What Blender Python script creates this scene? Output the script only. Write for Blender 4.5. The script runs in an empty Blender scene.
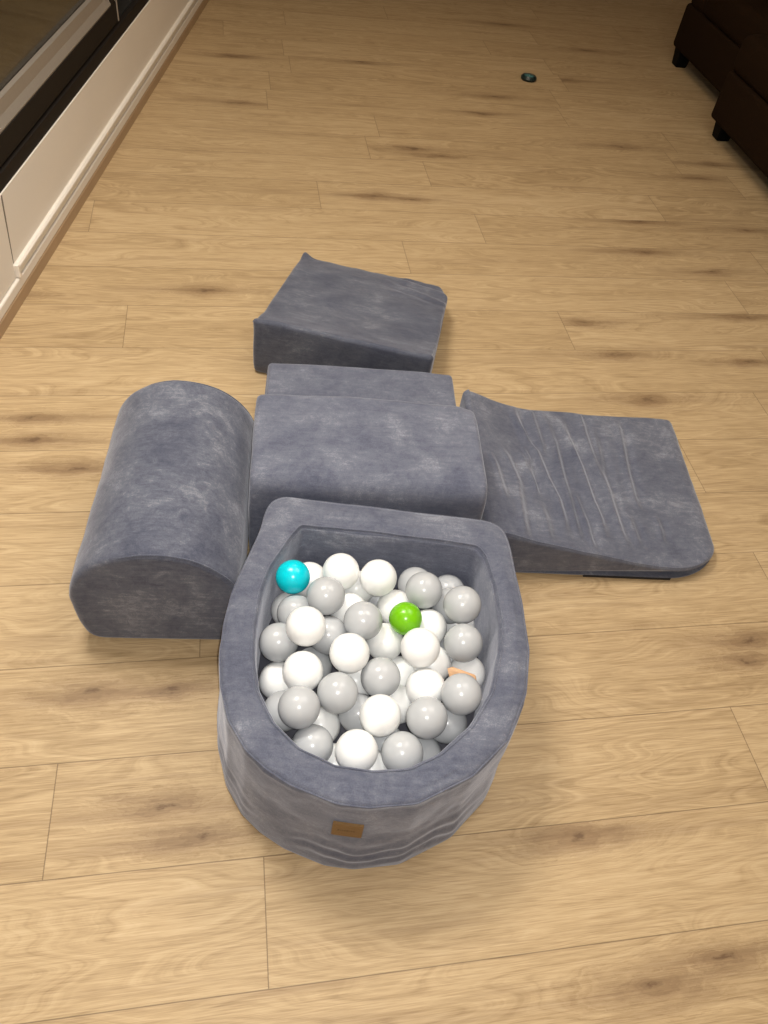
import bpy, bmesh, math, random
from mathutils import Vector, Matrix, noise

# ------------------------------------------------------------------ camera, light, exposure
scene = bpy.context.scene
col = scene.collection
R = math.radians

PITCH, ROLL, YAW = 0.855651571, 0.174375527, R(-4.609)
FPX, CAM_H = 774.5, 1.5
cp, sp, cr, sr = math.cos(PITCH), math.sin(PITCH), math.cos(ROLL), math.sin(ROLL)
r0, f0, u0 = Vector((1, 0, 0)), Vector((0, cp, -sp)), Vector((0, sp, cp))
rz = Matrix.Rotation(YAW, 3, 'Z')
cam_r = rz @ (cr * r0 + sr * u0)
cam_u = rz @ (-sr * r0 + cr * u0)
cam_f = rz @ f0
cam_data = bpy.data.cameras.new('camera')
cam = bpy.data.objects.new('camera', cam_data)
col.objects.link(cam)
cam.matrix_world = Matrix(((cam_r.x, cam_u.x, -cam_f.x, 0), (cam_r.y, cam_u.y, -cam_f.y, 0),
                           (cam_r.z, cam_u.z, -cam_f.z, CAM_H), (0, 0, 0, 1)))
cam_data.sensor_fit = 'VERTICAL'
cam_data.sensor_height = 36.0
cam_data.lens = FPX / 1024.0 * 36.0
cam_data.clip_start = 0.05
scene.camera = cam

world = bpy.data.worlds.new('night')
scene.world = world
world.use_nodes = True
bg = world.node_tree.nodes['Background']
bg.inputs[0].default_value = (0.02, 0.025, 0.04, 1)
bg.inputs[1].default_value = 0.3


def lamp(name, kind, loc, energy, color, size=0.1, aim=None, size_y=None):
    d = bpy.data.lights.new(name, kind)
    d.energy = energy
    d.color = color
    if kind == 'AREA':
        d.size = size
        if size_y:
            d.shape = 'RECTANGLE'
            d.size_y = size_y
    else:
        d.shadow_soft_size = size
    o = bpy.data.objects.new(name, d)
    o.location = loc
    if aim is not None:
        o.rotation_euler = (Vector(aim) - Vector(loc)).to_track_quat('-Z', 'Y').to_euler()
    col.objects.link(o)
    return o


# the phone's own flash, two centimetres from its lens
lamp('phone_flash', 'POINT', tuple(Vector((0, 0, CAM_H)) + cam_r * 0.018 + cam_u * 0.012), 50.0, (1.0, 0.985, 0.96), 0.006)
# the room's ceiling lights
lamp('ceiling_light', 'AREA', (-0.72, 1.5, 2.55), 48.0, (1.0, 0.945, 0.86), 0.6, (-0.72, 1.35, 0))
lamp('ceiling_light.002', 'AREA', (0.9, 1.6, 2.55), 29.0, (1.0, 0.945, 0.86), 1.2, (0.9, 1.3, 0))
lamp('ceiling_light.001', 'AREA', (0.0, 3.7, 2.55), 15.0, (1.0, 0.76, 0.50), 0.9, (0.0, 3.6, 0))

vs = scene.view_settings
vs.view_transform = 'Standard'
vs.look = 'None'
vs.exposure = 0.0
vs.gamma = 1.0
vs.use_curve_mapping = False
try:
    scene.cycles.use_denoising = True
    scene.cycles.max_bounces = 6
except Exception:
    pass


# ------------------------------------------------------------------ helpers
def tag(o, label=None, cat=None, group=None, kind=None):
    if label:
        o['label'] = label
    if cat:
        o['category'] = cat
    if group:
        o['group'] = group
    if kind:
        o['kind'] = kind
    return o


def empty(name, loc, label, cat, rotz=0.0, group=None):
    o = bpy.data.objects.new(name, None)
    o.location = loc
    o.rotation_euler = (0, 0, rotz)
    o.empty_display_size = 0.05
    col.objects.link(o)
    return tag(o, label, cat, group)


def link_mesh(name, me, mat, parent=None):
    o = bpy.data.objects.new(name, me)
    if mat:
        me.materials.append(mat)
    col.objects.link(o)
    if parent:
        o.parent = parent
    return o


def from_bm(name, bm, mat, parent=None, smooth=True):
    me = bpy.data.meshes.new(name)
    bm.normal_update()
    bm.to_mesh(me)
    bm.free()
    for p in me.polygons:
        p.use_smooth = smooth
    return link_mesh(name, me, mat, parent)


def add_box(bm, lo, hi, bev=0.0, seg=2, M=None):
    vs_ = [bm.verts.new((x, y, z)) for x in (lo[0], hi[0]) for y in (lo[1], hi[1]) for z in (lo[2], hi[2])]
    F = [(0, 1, 3, 2), (4, 6, 7, 5), (0, 4, 5, 1), (2, 3, 7, 6), (0, 2, 6, 4), (1, 5, 7, 3)]
    fs = [bm.faces.new([vs_[i] for i in f]) for f in F]
    if bev > 0:
        es = list({e for f in fs for e in f.edges})
        r = bmesh.ops.bevel(bm, geom=es, offset=bev, segments=seg, profile=0.5, affect='EDGES')
        vs_ = list({v for f in r['faces'] for v in f.verts} | {v for v in vs_ if v.is_valid})
    if M is not None:
        for v in vs_:
            if v.is_valid:
                v.co = M @ v.co
    return vs_


def add_prism(bm, poly, x0, x1, axis='y'):
    """poly: points in the plane across the axis; run it from x0 to x1."""
    def P(a, b, t):
        return (a, t, b) if axis == 'y' else (t, a, b)
    A = [bm.verts.new(P(a, b, x0)) for a, b in poly]
    B = [bm.verts.new(P(a, b, x1)) for a, b in poly]
    n = len(poly)
    for i in range(n):
        j = (i + 1) % n
        bm.faces.new((A[i], A[j], B[j], B[i]))
    bm.faces.new(A[::-1])
    bm.faces.new(B)
    bmesh.ops.recalc_face_normals(bm, faces=bm.faces)


# ------------------------------------------------------------------ materials
def new_mat(name):
    m = bpy.data.materials.new(name)
    m.use_nodes = True
    nt = m.node_tree
    return m, nt, nt.nodes, nt.links, nt.nodes['Principled BSDF']


def N(nt, kind, **kw):
    n = nt.nodes.new(kind)
    for k, v in kw.items():
        if k == 'inp':
            for a, b in v.items():
                n.inputs[a].default_value = b
        else:
            setattr(n, k, v)
    return n


def math_node(nt, op, a, b=None, c=None, clamp=False):
    n = nt.nodes.new('ShaderNodeMath')
    n.operation = op
    n.use_clamp = clamp
    for i, v in enumerate((a, b, c)):
        if v is None:
            continue
        if isinstance(v, (int, float)):
            n.inputs[i].default_value = v
        else:
            nt.links.new(v, n.inputs[i])
    return n.outputs[0]


def mix_col(nt, fac, a, b, mode='MIX'):
    n = nt.nodes.new('ShaderNodeMix')
    n.data_type = 'RGBA'
    n.blend_type = mode
    for s, v in ((n.inputs[0], fac), (n.inputs[6], a), (n.inputs[7], b)):
        if isinstance(v, (int, float)):
            s.default_value = v
        elif isinstance(v, tuple):
            s.default_value = v
        else:
            nt.links.new(v, s)
    return n.outputs[2]


def ramp(nt, val, stops):
    n = nt.nodes.new('ShaderNodeValToRGB')
    e = n.color_ramp.elements
    while len(e) > 1:
        e.remove(e[-1])
    e[0].position, e[0].color = stops[0]
    for p, c in stops[1:]:
        x = e.new(p)
        x.color = c
    nt.links.new(val, n.inputs[0])
    return n.outputs[0]


def g(v, a=1.0):
    return (v, v, v, a)


def simple(name, colr, rough=0.5, metal=0.0, noise_amt=0.0, scale=30.0, bump=0.0, spec=0.5):
    m, nt, nodes, links, b = new_mat(name)
    b.inputs['Roughness'].default_value = rough
    b.inputs['Metallic'].default_value = metal
    b.inputs['Specular IOR Level'].default_value = spec
    b.inputs['Base Color'].default_value = (*colr, 1)
    if noise_amt or bump:
        tc = N(nt, 'ShaderNodeTexCoord')
        nz = N(nt, 'ShaderNodeTexNoise', inp={'Scale': scale, 'Detail': 4.0})
        links.new(tc.outputs['Object'], nz.inputs['Vector'])
        if noise_amt:
            k = 1 + noise_amt
            c = mix_col(nt, nz.outputs[0], tuple(x / k for x in colr) + (1,), tuple(min(1, x * k) for x in colr) + (1,))
            links.new(c, b.inputs['Base Color'])
        if bump:
            bp = N(nt, 'ShaderNodeBump', inp={'Strength': bump, 'Distance': 0.003})
            links.new(nz.outputs[0], bp.inputs['Height'])
            links.new(bp.outputs[0], b.inputs['Normal'])
    return m


def velvet(name, seed, patch=9.0, contrast=1.0, stretch=(1, 1, 1), tone=1.0):
    """Short pile plush: brushed patches of the nap, fine pile grain, soft sheen."""
    m, nt, nodes, links, b = new_mat(name)
    tc = N(nt, 'ShaderNodeTexCoord')
    mp = N(nt, 'ShaderNodeMapping', inp={'Location': (seed * 3.1, seed * 1.7, seed * 0.9), 'Scale': stretch})
    links.new(tc.outputs['Object'], mp.inputs['Vector'])
    n1 = N(nt, 'ShaderNodeTexNoise', inp={'Scale': patch, 'Detail': 5.0, 'Roughness': 0.62, 'Distortion': 0.6})
    n2 = N(nt, 'ShaderNodeTexNoise', inp={'Scale': patch * 4.2, 'Detail': 6.0, 'Roughness': 0.7, 'Distortion': 1.6})
    n3 = N(nt, 'ShaderNodeTexNoise', inp={'Scale': 420.0, 'Detail': 2.0, 'Roughness': 0.7})
    mp2 = N(nt, 'ShaderNodeMapping', inp={'Scale': (1.0, 6.0, 6.0), 'Location': (seed, 2.0, 5.0)})
    links.new(tc.outputs['Object'], mp2.inputs['Vector'])
    n4 = N(nt, 'ShaderNodeTexNoise', inp={'Scale': 22.0, 'Detail': 6.0, 'Roughness': 0.75, 'Distortion': 0.5})
    for n in (n1, n2):
        links.new(mp.outputs[0], n.inputs['Vector'])
    links.new(tc.outputs['Object'], n3.inputs['Vector'])
    links.new(mp2.outputs[0], n4.inputs['Vector'])
    a = math_node(nt, 'MULTIPLY', math_node(nt, 'SUBTRACT', n1.outputs[0], 0.5), 1.5 * contrast)
    c = math_node(nt, 'MULTIPLY', math_node(nt, 'SUBTRACT', n2.outputs[0], 0.5), 0.85 * contrast)
    d = math_node(nt, 'MULTIPLY', math_node(nt, 'SUBTRACT', n4.outputs[0], 0.5), 0.9 * contrast)
    e = math_node(nt, 'MULTIPLY', math_node(nt, 'SUBTRACT', n3.outputs[0], 0.5), 0.55)
    t = math_node(nt, 'ADD', math_node(nt, 'ADD', math_node(nt, 'ADD', a, c), math_node(nt, 'ADD', d, e)), 0.5, clamp=True)
    colr = ramp(nt, t, [(p_, tuple(x_ * tone for x_ in VELVET[k_][:3]) + (1,)) for k_, p_ in enumerate((0.0, 0.38, 0.62, 1.0))])
    links.new(colr, b.inputs['Base Color'])
    b.inputs['Roughness'].default_value = 0.85
    b.inputs['Specular IOR Level'].default_value = 0.15
    b.inputs['Sheen Weight'].default_value = 0.55
    b.inputs['Sheen Roughness'].default_value = 0.42
    b.inputs['Sheen Tint'].default_value = (0.72, 0.74, 0.82, 1)
    bp = N(nt, 'ShaderNodeBump', inp={'Strength': 0.25, 'Distance': 0.002})
    hs = math_node(nt, 'ADD', math_node(nt, 'MULTIPLY', n3.outputs[0], 0.4), n2.outputs[0])
    links.new(hs, bp.inputs['Height'])
    links.new(bp.outputs[0], b.inputs['Normal'])
    return m


VELVET = ((0.044, 0.048, 0.076, 1), (0.084, 0.091, 0.124, 1), (0.120, 0.128, 0.162, 1), (0.270, 0.280, 0.315, 1))

MAT = {}
MAT['velvet_pit'] = velvet('grey_velvet_pit', 1.0, 7.0, 0.75, tone=1.12)
MAT['velvet_inner_lit'] = velvet('grey_velvet_inner_lit', 3.3, 7.0, 0.75, tone=1.5)  # same velvet as the pit, bounce light painted in as a lighter tone
MAT['velvet_arch'] = velvet('grey_velvet_arch', 2.3, 8.0, 0.95)
MAT['velvet_steps'] = velvet('grey_velvet_steps', 4.1, 8.0, 0.68, tone=1.22)
MAT['velvet_slide'] = velvet('grey_velvet_slide', 6.7, 6.0, 0.8, tone=1.08)
MAT['velvet_wedge'] = velvet('grey_velvet_wedge', 8.9, 6.0, 0.75, (1, 2.0, 1), tone=0.88)
MAT['mat_foam'] = simple('pit_base_cloth', (0.06, 0.06, 0.075), 0.9, noise_amt=0.2)
MAT['gap_black'] = simple('black_gap_shade', (0.012, 0.012, 0.014), 0.85, noise_amt=0.15)  # painted shade for the gap under the slide
MAT['leather'] = simple('tan_leather', (0.155, 0.082, 0.022), 0.45, noise_amt=0.25, scale=300, bump=0.2)
MAT['leather_mark'] = simple('embossed_leather', (0.08, 0.04, 0.012), 0.5)
MAT['tan'] = simple('peach_wood', (0.58, 0.34, 0.18), 0.55, noise_amt=0.12, scale=60)
MAT['white_paint'] = simple('white_paint', (0.78, 0.73, 0.66), 0.42, noise_amt=0.04, scale=4, bump=0.03)
MAT['plinth_wood'] = None
MAT['frame'] = simple('dark_bronze_frame', (0.014, 0.011, 0.009), 0.6, noise_amt=0.08, scale=20, spec=0.12)
MAT['gap'] = simple('black_gasket', (0.006, 0.006, 0.006), 0.7)
MAT['crack_shade'] = simple('joint_shade', (0.20, 0.17, 0.14), 0.9, noise_amt=0.2)  # painted shade for the joint in the white wall panel
MAT['bead'] = simple('brushed_aluminium', (0.30, 0.26, 0.215), 0.3, metal=0.25, noise_amt=0.06, scale=80)
MAT['sofa'] = simple('dark_brown_sofa_fabric', (0.016, 0.0085, 0.0042), 0.95, noise_amt=0.4, scale=160, bump=0.5, spec=0.05)
MAT['sofa_leg'] = simple('black_plastic_foot', (0.003, 0.003, 0.003), 0.6, noise_amt=0.1, spec=0.1)
MAT['room'] = simple('cream_wall_paint', (0.62, 0.54, 0.45), 0.8, noise_amt=0.03, scale=3)
MAT['deck'] = simple('dark_patio', (0.10, 0.075, 0.05), 0.8, noise_amt=0.3, scale=6)
MAT['toy'] = simple('dark_green_plastic', (0.010, 0.022, 0.020), 0.3, noise_amt=0.2, scale=60)
MAT['toy_top'] = simple('teal_plastic', (0.05, 0.13, 0.13), 0.2, noise_amt=0.2, scale=120)


def ball_mat(name, colr, rough=0.22):
    m, nt, nodes, links, b = new_mat(name)
    tc = N(nt, 'ShaderNodeTexCoord')
    nz = N(nt, 'ShaderNodeTexNoise', inp={'Scale': 25.0, 'Detail': 3.0})
    links.new(tc.outputs['Object'], nz.inputs['Vector'])
    links.new(mix_col(nt, nz.outputs[0], tuple(x * 0.97 for x in colr) + (1,), tuple(min(1, x * 1.03) for x in colr) + (1,)), b.inputs['Base Color'])
    b.inputs['Roughness'].default_value = rough
    b.inputs['IOR'].default_value = 1.48
    b.inputs['Subsurface Weight'].default_value = 0.0
    return m


MAT['w'] = ball_mat('white_plastic', (0.86, 0.868, 0.858), 0.3)
MAT['g'] = ball_mat('light_grey_plastic', (0.455, 0.470, 0.485), 0.24)
MAT['c'] = ball_mat('turquoise_plastic', (0.0, 0.56, 0.66), 0.24)
MAT['k'] = ball_mat('green_plastic', (0.16, 0.47, 0.006), 0.24)


def glass_mat():
    m, nt, nodes, links, b = new_mat('window_glass')
    b.inputs['Base Color'].default_value = (0.75, 0.78, 0.76, 1)
    b.inputs['Roughness'].default_value = 0.02
    b.inputs['IOR'].default_value = 1.62
    b.inputs['Transmission Weight'].default_value = 1.0
    return m


MAT['glass'] = glass_mat()


def oak():
    m, nt, nodes, links, b = new_mat('oak_laminate')
    uv = N(nt, 'ShaderNodeUVMap', uv_map='uvm')
    uv2 = N(nt, 'ShaderNodeUVMap', uv_map='uve')
    rnd = N(nt, 'ShaderNodeAttribute', attribute_name='rnd')
    kn = N(nt, 'ShaderNodeAttribute', attribute_name='knot')
    s1 = N(nt, 'ShaderNodeSeparateXYZ'); links.new(uv.outputs[0], s1.inputs[0])
    s2 = N(nt, 'ShaderNodeSeparateXYZ'); links.new(uv2.outputs[0], s2.inputs[0])
    sr_ = N(nt, 'ShaderNodeSeparateColor'); links.new(rnd.outputs['Color'], sr_.inputs[0])
    sk = N(nt, 'ShaderNodeSeparateColor'); links.new(kn.outputs['Color'], sk.inputs[0])
    U, V = s1.outputs[0], s1.outputs[1]
    mt = lambda op, a, b_=None, c=None, clamp=False: math_node(nt, op, a, b_, c, clamp)
    off = mt('MULTIPLY', sr_.outputs[0], 37.0)
    off2 = mt('MULTIPLY', sr_.outputs[1], 19.0)
    Uo = mt('ADD', U, off)
    Vo = mt('ADD', V, off2)

    def vec(x, y, z=None):
        c = N(nt, 'ShaderNodeCombineXYZ')
        links.new(x, c.inputs[0]); links.new(y, c.inputs[1])
        if z is not None:
            links.new(z, c.inputs[2])
        return c.outputs[0]

    def nz(x, y, scale=1.0, detail=3.0, rough=0.5, dist=0.0):
        n = N(nt, 'ShaderNodeTexNoise', inp={'Scale': scale, 'Detail': detail, 'Roughness': rough, 'Distortion': dist})
        links.new(vec(x, y), n.inputs['Vector'])
        return n.outputs[0]

    Ud = mt('ADD', U, mt('MULTIPLY', mt('SUBTRACT', nz(mt('MULTIPLY', Uo, 14.0), mt('MULTIPLY', Vo, 34.0), 1.0, 5.0, 0.65), 0.5), 0.16))
    Vd = mt('ADD', V, mt('MULTIPLY', mt('SUBTRACT', nz(mt('MULTIPLY', Uo, 10.0), mt('MULTIPLY', mt('ADD', Vo, 3.3), 30.0), 1.0, 5.0, 0.65), 0.5), 0.055))

    def knot(ku, kv, au, av):
        du = mt('MULTIPLY', mt('SUBTRACT', Ud, ku), au)
        dv = mt('MULTIPLY', mt('SUBTRACT', Vd, kv), av)
        return mt('SQRT', mt('ADD', mt('MULTIPLY', du, du), mt('MULTIPLY', dv, dv)))

    wob = nz(mt('MULTIPLY', Uo, 9.0), mt('MULTIPLY', Vo, 22.0), 1.0, 3.0)
    wobs = mt('MULTIPLY', mt('SUBTRACT', wob, 0.5), 0.5)
    ta = knot(sk.outputs[0], sk.outputs[1], 4.2, 44.0)
    tb = knot(sk.outputs[2], kn.outputs['Alpha'], 5.0, 50.0)
    td = mt('MINIMUM', ta, tb)
    tail = mt('EXPONENT', mt('MULTIPLY', mt('MULTIPLY', td, td), -1.0))
    ka = mt('ADD', knot(sk.outputs[0], sk.outputs[1], 9.0, 26.0), wobs)
    kb = mt('ADD', knot(sk.outputs[2], kn.outputs['Alpha'], 11.0, 34.0), wobs)
    kd = mt('MINIMUM', ka, kb)
    halo = mt('EXPONENT', mt('MULTIPLY', mt('MULTIPLY', kd, kd), -1.0))
    halo2 = mt('EXPONENT', mt('MULTIPLY', mt('MULTIPLY', kd, kd), -2.2))
    core = mt('EXPONENT', mt('MULTIPLY', mt('MULTIPLY', kd, kd), -38.0))
    # cathedral grain: contour bands of a slow field, bent round the knots
    field = mt('ADD', mt('ADD', nz(mt('MULTIPLY', Uo, 1.3), mt('MULTIPLY', Vo, 6.0), 1.0, 2.0, 0.45), mt('MULTIPLY', Vo, 1.1)), mt('MULTIPLY', halo, 0.22))
    band = nz(mt('MULTIPLY', field, 58.0), mt('MULTIPLY', Uo, 0.6), 1.0, 3.0, 0.6)
    fib = nz(mt('MULTIPLY', Uo, 7.0), mt('MULTIPLY', Vo, 210.0), 1.0, 4.0, 0.65)
    fib2 = nz(mt('MULTIPLY', Uo, 2.4), mt('MULTIPLY', Vo, 46.0), 1.0, 4.0, 0.6, 0.3)
    tone = nz(mt('MULTIPLY', Uo, 1.1), mt('MULTIPLY', Vo, 9.0), 1.0, 3.0, 0.55)
    streak = nz(mt('MULTIPLY', Uo, 1.8), mt('MULTIPLY', Vo, 24.0), 1.0, 5.0, 0.6, 0.5)
    fib3 = nz(mt('MULTIPLY', Uo, 16.0), mt('MULTIPLY', Vo, 520.0), 1.0, 3.0, 0.6)
    val = mt('ADD', mt('MULTIPLY', mt('SUBTRACT', band, 0.5), 1.05), mt('MULTIPLY', mt('SUBTRACT', fib, 0.5), 1.15))
    val = mt('ADD', val, mt('MULTIPLY', mt('SUBTRACT', fib3, 0.5), 1.1))
    val = mt('ADD', val, mt('MULTIPLY', mt('SUBTRACT', fib2, 0.5), 0.36))
    val = mt('ADD', val, mt('MULTIPLY', mt('SUBTRACT', tone, 0.5), 0.30))
    val = mt('ADD', val, mt('MULTIPLY', mt('SUBTRACT', sr_.outputs[2], 0.5), 0.13))
    val = mt('ADD', val, 0.52, clamp=True)
    base = ramp(nt, val, [(0.0, OAK[0]), (0.35, OAK[1]), (0.62, OAK[2]), (1.0, OAK[3])])
    sfac = mt('MULTIPLY', mt('MULTIPLY', mt('SUBTRACT', streak, 0.545), 5.0, clamp=True), 0.42)
    base = mix_col(nt, sfac, base, OAK_DARK)
    base = mix_col(nt, mt('MULTIPLY', halo2, mt('ADD', 0.15, mt('MULTIPLY', band, 0.9))), base, OAK_DARK)
    base = mix_col(nt, mt('MULTIPLY', tail, mt('MULTIPLY', mt('SUBTRACT', fib2, 0.32), 2.6, clamp=True)), base, OAK_DARK)
    ring = mt('POWER', mt('ADD', 0.5, mt('MULTIPLY', mt('SINE', mt('MULTIPLY', kd, 21.0)), 0.5)), 3.0)
    base = mix_col(nt, mt('MULTIPLY', mt('MULTIPLY', ring, halo2), 0.5), base, OAK_DARK)
    base = mix_col(nt, mt('MULTIPLY', core, 0.62), base, OAK_KNOT)
    # bevelled plank edges: thin dark grooves
    emin = mt('MINIMUM', mt('MINIMUM', U, V), mt('MINIMUM', s2.outputs[0], s2.outputs[1]))
    gr = mt('SUBTRACT', 1.0, mt('DIVIDE', emin, 0.0016, clamp=True), clamp=True)
    base = mix_col(nt, mt('MULTIPLY', gr, 0.75), base, (0.075, 0.042, 0.02, 1))
    links.new(base, b.inputs['Base Color'])
    rg = mt('ADD', 0.50, mt('MULTIPLY', fib, 0.12))
    links.new(rg, b.inputs['Roughness'])
    b.inputs['Specular IOR Level'].default_value = 0.35
    bp = N(nt, 'ShaderNodeBump', inp={'Strength': 0.12, 'Distance': 0.001})
    links.new(mt('SUBTRACT', mt('MULTIPLY', fib, 0.5), mt('MULTIPLY', gr, 1.5)), bp.inputs['Height'])
    links.new(bp.outputs[0], b.inputs['Normal'])
    return m


OAK = ((0.262, 0.174, 0.087, 1), (0.385, 0.270, 0.142, 1), (0.478, 0.346, 0.192, 1), (0.565, 0.426, 0.255, 1))
OAK_DARK = (0.20, 0.122, 0.062, 1)
OAK_KNOT = (0.085, 0.045, 0.022, 1)
MAT['oak'] = oak()
MAT['plinth_wood'] = simple('oak_plinth', (0.40, 0.275, 0.165), 0.5, noise_amt=0.15, scale=12)

# ------------------------------------------------------------------ the room
XW = -1.054               # face of the window wall
PA = 0.271164992 + YAW    # run of the planks
PW, PV0 = 0.210749499, 0.233297841
pdir = Vector((math.cos(PA), math.sin(PA), 0))
pnor = Vector((-pdir.y, pdir.x, 0))
X_MIN, X_MAX, Y_MIN, Y_MAX, Z_MAX = XW, 4.2, -1.6, 8.2, 2.6


def clip_poly(poly, inside, cut):
    out = []
    for i, p in enumerate(poly):
        q = poly[(i + 1) % len(poly)]
        a, b_ = inside(p), inside(q)
        if a >= 0:
            out.append(p)
        if a * b_ < 0:
            t = a / (a - b_)
            out.append(tuple(p[k] + (q[k] - p[k]) * t for k in range(len(p))))
    return out


def build_floor():
    random.seed(11)
    joints = {-1: [-0.42], -2: [-0.5], 0: [0.012], 1: [-0.369], 2: [0.25], 4: [0.1], 5: [-0.15], 6: [0.2], 3: [-0.107], 10: [0.597], 11: [0.92], 12: [0.318], 13: [2.205], 14: [0.562, 1.98], 15: [2.05], 16: [0.154], 19: [0.26]}
    # knots seen on the floor: (row, u, v in the plank, second knot or None)
    seen = {}
    for (u, v) in KNOTS:
        seen.setdefault(int(math.floor((v - PV0) / PW)), []).append((u, (v - PV0) / PW % 1.0 * PW))
    bm = bmesh.new()
    uvm = bm.loops.layers.uv.new('uvm')
    uve = bm.loops.layers.uv.new('uve')
    cr_ = bm.loops.layers.float_color.new('rnd')
    ck = bm.loops.layers.float_color.new('knot')
    L = 1.42
    for row in range(-14, 44):
        v0 = PV0 + PW * row
        js = joints.get(row)
        start = js[0] if js else random.uniform(0, L)
        k = -6
        while True:
            a = start + k * L
            k += 1
            if a > 7:
                break
            b_ = a + L
            q = [(u * pdir.x + v * pnor.x, u * pdir.y + v * pnor.y, u - a, v - v0) for u, v in ((a, v0), (b_, v0), (b_, v0 + PW), (a, v0 + PW))]
            for f in (lambda p: p[0] - X_MIN, lambda p: X_MAX - p[0], lambda p: p[1] - Y_MIN, lambda p: Y_MAX - p[1]):
                if len(q) >= 3:
                    q = clip_poly(q, f, None)
            rr = (random.random(), random.random(), random.random(), 1.0)
            here = [(u - a, v) for u, v in seen.get(row, []) if a < u < b_]
            vis = (a + b_) / 2 * pdir + v0 * pnor
            while len(here) < 2:
                if random.random() < 0.22:
                    here.append((random.uniform(0.1, L - 0.1), random.uniform(0.03, PW - 0.03)))
                else:
                    here.append((-9.0, -9.0))
            if len(q) < 3:
                continue
            face = bm.faces.new([bm.verts.new((p[0], p[1], 0.0)) for p in q])
            for lp, p in zip(face.loops, q):
                lp[uvm].uv = (p[2], p[3])
                lp[uve].uv = (L - p[2], PW - p[3])
                lp[cr_] = rr
                lp[ck] = (here[0][0], here[0][1], here[1][0], here[1][1])
    bmesh.ops.recalc_face_normals(bm, faces=bm.faces)
    o = from_bm('floor', bm, MAT['oak'], smooth=False)
    if o.data.polygons[0].normal.z < 0:
        o.data.flip_normals()
    return tag(o, kind='structure')


KNOTS = [(-0.163, 0.553), (-0.106, 0.496), (-0.321, 0.799), (-0.166, 0.793), (0.62, 0.42), (0.625, 0.418), (1.185, 0.818), (1.142, 0.767), (0.676, 0.159), (0.826, 0.187), (0.377, 0.162), (1.786, 2.113), (1.163, 2.066), (1.216, 1.895), (1.684, 1.86), (1.554, 2.525), (1.783, 2.398), (1.618, 2.75), (2.075, 2.716), (1.725, 4.176), (1.769, 3.423), (2.04, 3.153), (0.757, 3.294), (0.863, 3.241), (0.54, 2.875), (0.677, 2.855), (0.641, 4.223), (0.024, 3.654), (-0.107, 2.22), (-0.43, 1.434), (-0.532, 1.537), (1.249, 1.674)]
build_floor()


def struct(name, boxes, mat, bev=0.0, parent=None):
    bm = bmesh.new()
    for lo, hi in boxes:
        add_box(bm, lo, hi, bev)
    o = from_bm(name, bm, mat, parent, smooth=False)
    if parent is None:
        tag(o, kind='structure')
    return o


# window wall: a low white wall panel, the sliding window above it
Y_LIP = 2.0
struct('wall_left', [((XW - 0.22, Y_MIN, 0.0), (XW, Y_MAX, 0.310))], MAT['white_paint'])
struct('wall_left_upper', [((XW - 0.22, Y_MIN, 2.30), (XW, Y_MAX, Z_MAX)), ((XW - 0.22, Y_MIN, 0.31), (XW, -0.4, 2.30)), ((XW - 0.22, 7.4, 0.31), (XW, Y_MAX, 2.30))], MAT['room'])
struct('wall_back', [((XW - 0.22, Y_MAX, 0), (X_MAX + 0.1, Y_MAX + 0.1, Z_MAX))], MAT['room'])
struct('wall_right', [((X_MAX, Y_MIN, 0), (X_MAX + 0.1, Y_MAX, Z_MAX))], MAT['room'])
struct('wall_front', [((XW - 0.22, Y_MIN - 0.1, 0), (X_MAX + 0.1, Y_MIN, Z_MAX))], MAT['room'])
struct('ceiling', [((XW - 0.22, Y_MIN - 0.1, Z_MAX), (X_MAX + 0.1, Y_MAX + 0.1, Z_MAX + 0.1))], MAT['room'])
struct('patio_ground', [((XW - 5.0, Y_MIN, -0.06), (XW - 0.22, Y_MAX, 0.0))], MAT['deck'])
tag(bpy.data.objects['patio_ground'], kind='structure')

# oak plinth, white skirting with its groove, raised moulding that stops at Y_LIP
bm = bmesh.new()
add_prism(bm, [(XW, 0.0), (XW + 0.012, 0.0), (XW + 0.012, 0.036), (XW + 0.007, 0.043), (XW, 0.043)], Y_MIN, Y_MAX)
tag(from_bm('baseboard_left', bm, MAT['plinth_wood'], smooth=False), kind='structure')
bm = bmesh.new()
add_prism(bm, [(XW, 0.043), (XW + 0.011, 0.043), (XW + 0.011, 0.068), (XW + 0.009, 0.071), (XW, 0.071)], Y_MIN, Y_MAX)
tag(from_bm('trim_1', bm, MAT['white_paint'], smooth=False), kind='structure')
bm = bmesh.new()
add_prism(bm, [(XW, 0.0775), (XW + 0.008, 0.0778), (XW + 0.010, 0.080), (XW + 0.011, 0.092), (XW + 0.014, 0.098), (XW + 0.014, 0.105), (XW + 0.009, 0.110), (XW, 0.112)], Y_LIP, Y_MAX)
tag(from_bm('trim_2', bm, MAT['white_paint'], smooth=False), kind='structure')
bm = bmesh.new()
add_box(bm, (XW, Y_LIP - 0.007, 0.074), (XW + 0.017, Y_LIP + 0.006, 0.116), 0.003)
tag(from_bm('trim_3', bm, MAT['white_paint'], smooth=False), kind='structure')
# the flush panel that ends there, a hair proud of the recessed wall face
bm = bmesh.new()
add_prism(bm, [(Y_MIN, 0.078), (Y_LIP - 0.009, 0.078), (Y_LIP - 0.009, 0.098), (Y_LIP + 0.030, 0.310), (Y_MIN, 0.310)], XW - 0.001, XW + 0.003, axis='x')
tag(from_bm('trim_4', bm, MAT['white_paint'], smooth=False), kind='structure')

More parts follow.
